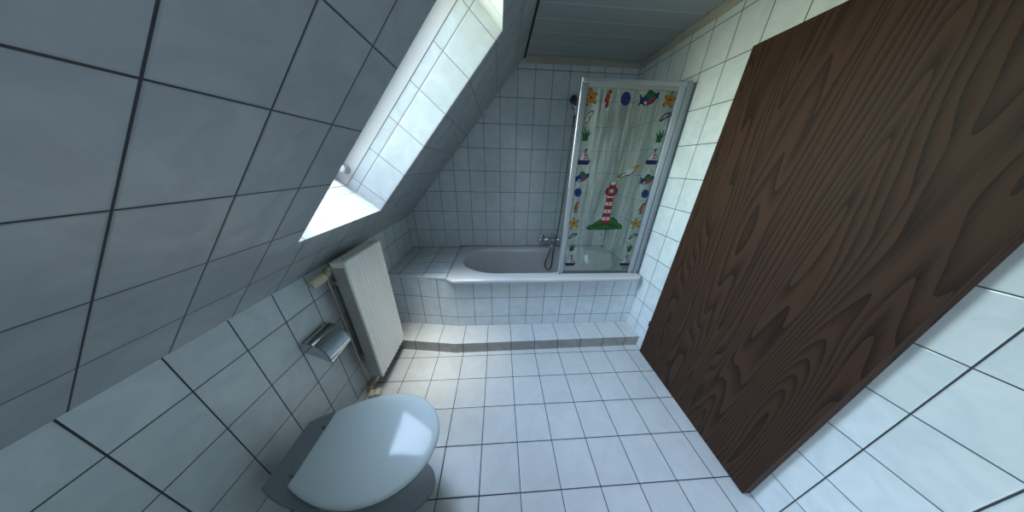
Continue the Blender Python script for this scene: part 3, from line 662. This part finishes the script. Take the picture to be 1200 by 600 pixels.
# ---------------------------------------------------------------- toilet paper holder
tp = thing('toilet_paper_holder', 'chrome toilet paper holder with curved cover on the tiled knee wall', 'toilet paper holder', (XL, -0.40, 0.60))
ty0, ty1 = -.462, -.318
cov = []
for k in range(15):
    t = math.radians(8+86*k/14); cov.append((XL+.006+.104*math.sin(t), .535+.128*math.cos(t)))
m = MB(); th_ = .0022
lo = [Vector((x, 0, z)) for x, z in cov]; inner = [Vector((x-th_*(.3+.7*i/14), 0, z-th_)) for i, (x, z) in enumerate(cov)]
ring = lo+list(reversed(inner))
m.loft([[(p.x, yy, p.z) for p in ring] for yy in (ty0, ty0+.004, ty1-.004, ty1)], 0, True, True, True, True)
for yy in (ty0, ty1-.002): # side cheeks
    m.prism([(XL+.004, .663)]+[(x, z) for x, z in cov[1:]]+[(XL+.085, .545), (XL+.03, .585), (XL+.004, .60)], yy, yy+.002)
m.build('cover', M_CHROME, tp)
m = MB(); m.box((XL, ty0+.01, .60), (XL+.006, ty1-.01, .655)); m.build('back_plate', M_CHROME, tp, bevel=.002)
m = MB(); m.tube([(XL+.055, ty0+.004, .615), (XL+.055, ty1-.004, .615)], .006); m.build('spindle', M_CHROME, tp)

# ---------------------------------------------------------------- toilet
wc = thing('toilet', 'glossy pale floor toilet with closed lid against the left wall', 'toilet', (-0.28, -0.745, 0.0))
CY = -0.745
def lidout(z, ins=0.0, x0=-.436, x1=.046, hw=.186, hb=.120, n=64):
    out = []; xm = x0+.235; a_ = x1-xm
    for k in range(n//2+1):      # front half ellipse, near to far
        t = -math.pi/2+math.pi*k/(n//2)
        ct = max(math.cos(t), 0)
        out.append((xm+(a_-ins)*ct**.96, CY+(hw-ins)*math.sin(t), z))
    m_ = 14
    for k in range(1, m_+1):
        q = k/m_; x = xm-(xm-(x0+ins))*q
        w_ = hb+(hw-hb)*math.cos(q*math.pi/2)**.9 if q < 1 else hb
        out.append((x, CY+(w_-ins), z))
    for k in range(1, 5): out.append((x0+ins, CY+(hb-ins)*(1-2*k/5), z))
    for k in range(m_, 0, -1):
        q = k/m_; x = xm-(xm-(x0+ins))*q
        w_ = hb+(hw-hb)*math.cos(q*math.pi/2)**.9 if q < 1 else hb
        out.append((x, CY-(w_-ins), z))
    return out
m = MB()
m.loft([lidout(.404, .010), lidout(.404, .003), lidout(.408, 0), lidout(.416, 0), lidout(.421, .004), lidout(.424, .012), lidout(.426, .03), lidout(.428, .07), lidout(.429, .11)], 0, True, True, True, True)
m.build('lid', M_LID, wc)
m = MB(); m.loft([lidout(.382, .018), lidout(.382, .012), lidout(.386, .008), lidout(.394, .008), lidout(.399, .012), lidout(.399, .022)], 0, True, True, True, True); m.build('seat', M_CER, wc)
for dy in (-.075, .075):
    m = MB(); m.tube([(-.445, CY+dy-.018, .408), (-.445, CY+dy+.018, .408)], .012); m.build('hinge', M_CER, wc)
def bowl(z, x0, x1, hw, hb): return lidout(z, 0, x0, x1, hw, hb)
m = MB()
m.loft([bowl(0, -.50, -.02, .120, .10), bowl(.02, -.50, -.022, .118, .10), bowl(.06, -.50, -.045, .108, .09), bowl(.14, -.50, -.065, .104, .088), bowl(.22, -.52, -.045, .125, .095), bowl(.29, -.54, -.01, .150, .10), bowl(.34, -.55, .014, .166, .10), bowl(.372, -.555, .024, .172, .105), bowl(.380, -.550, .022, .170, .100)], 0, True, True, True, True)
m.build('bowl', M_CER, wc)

# ---------------------------------------------------------------- door leaf standing against the right wall
m = MB()
P0 = Vector((1.505, -0.017, 0)); P1 = Vector((1.478, -0.86, 0)); dr = (P1-P0).normalized(); nx = Vector((0, 0, 1)).cross(dr).normalized()
if nx.x < 0: nx = -nx
th2 = 0.018
lo = [P0, P1, P1+nx*.042, P0+nx*th2]
door = m
door.loft([[(p.x, p.y, .008) for p in lo], [(p.x, p.y, 1.99) for p in lo]], 0, False, True, True, True)
dd = door.build('door_1', M_WOOD, kind='structure', bevel=.002)
m = MB(); m.box((1.5035, -.020, .285), (1.512, -.011, .330)); m.build('hinge', M_BLACK, dd)
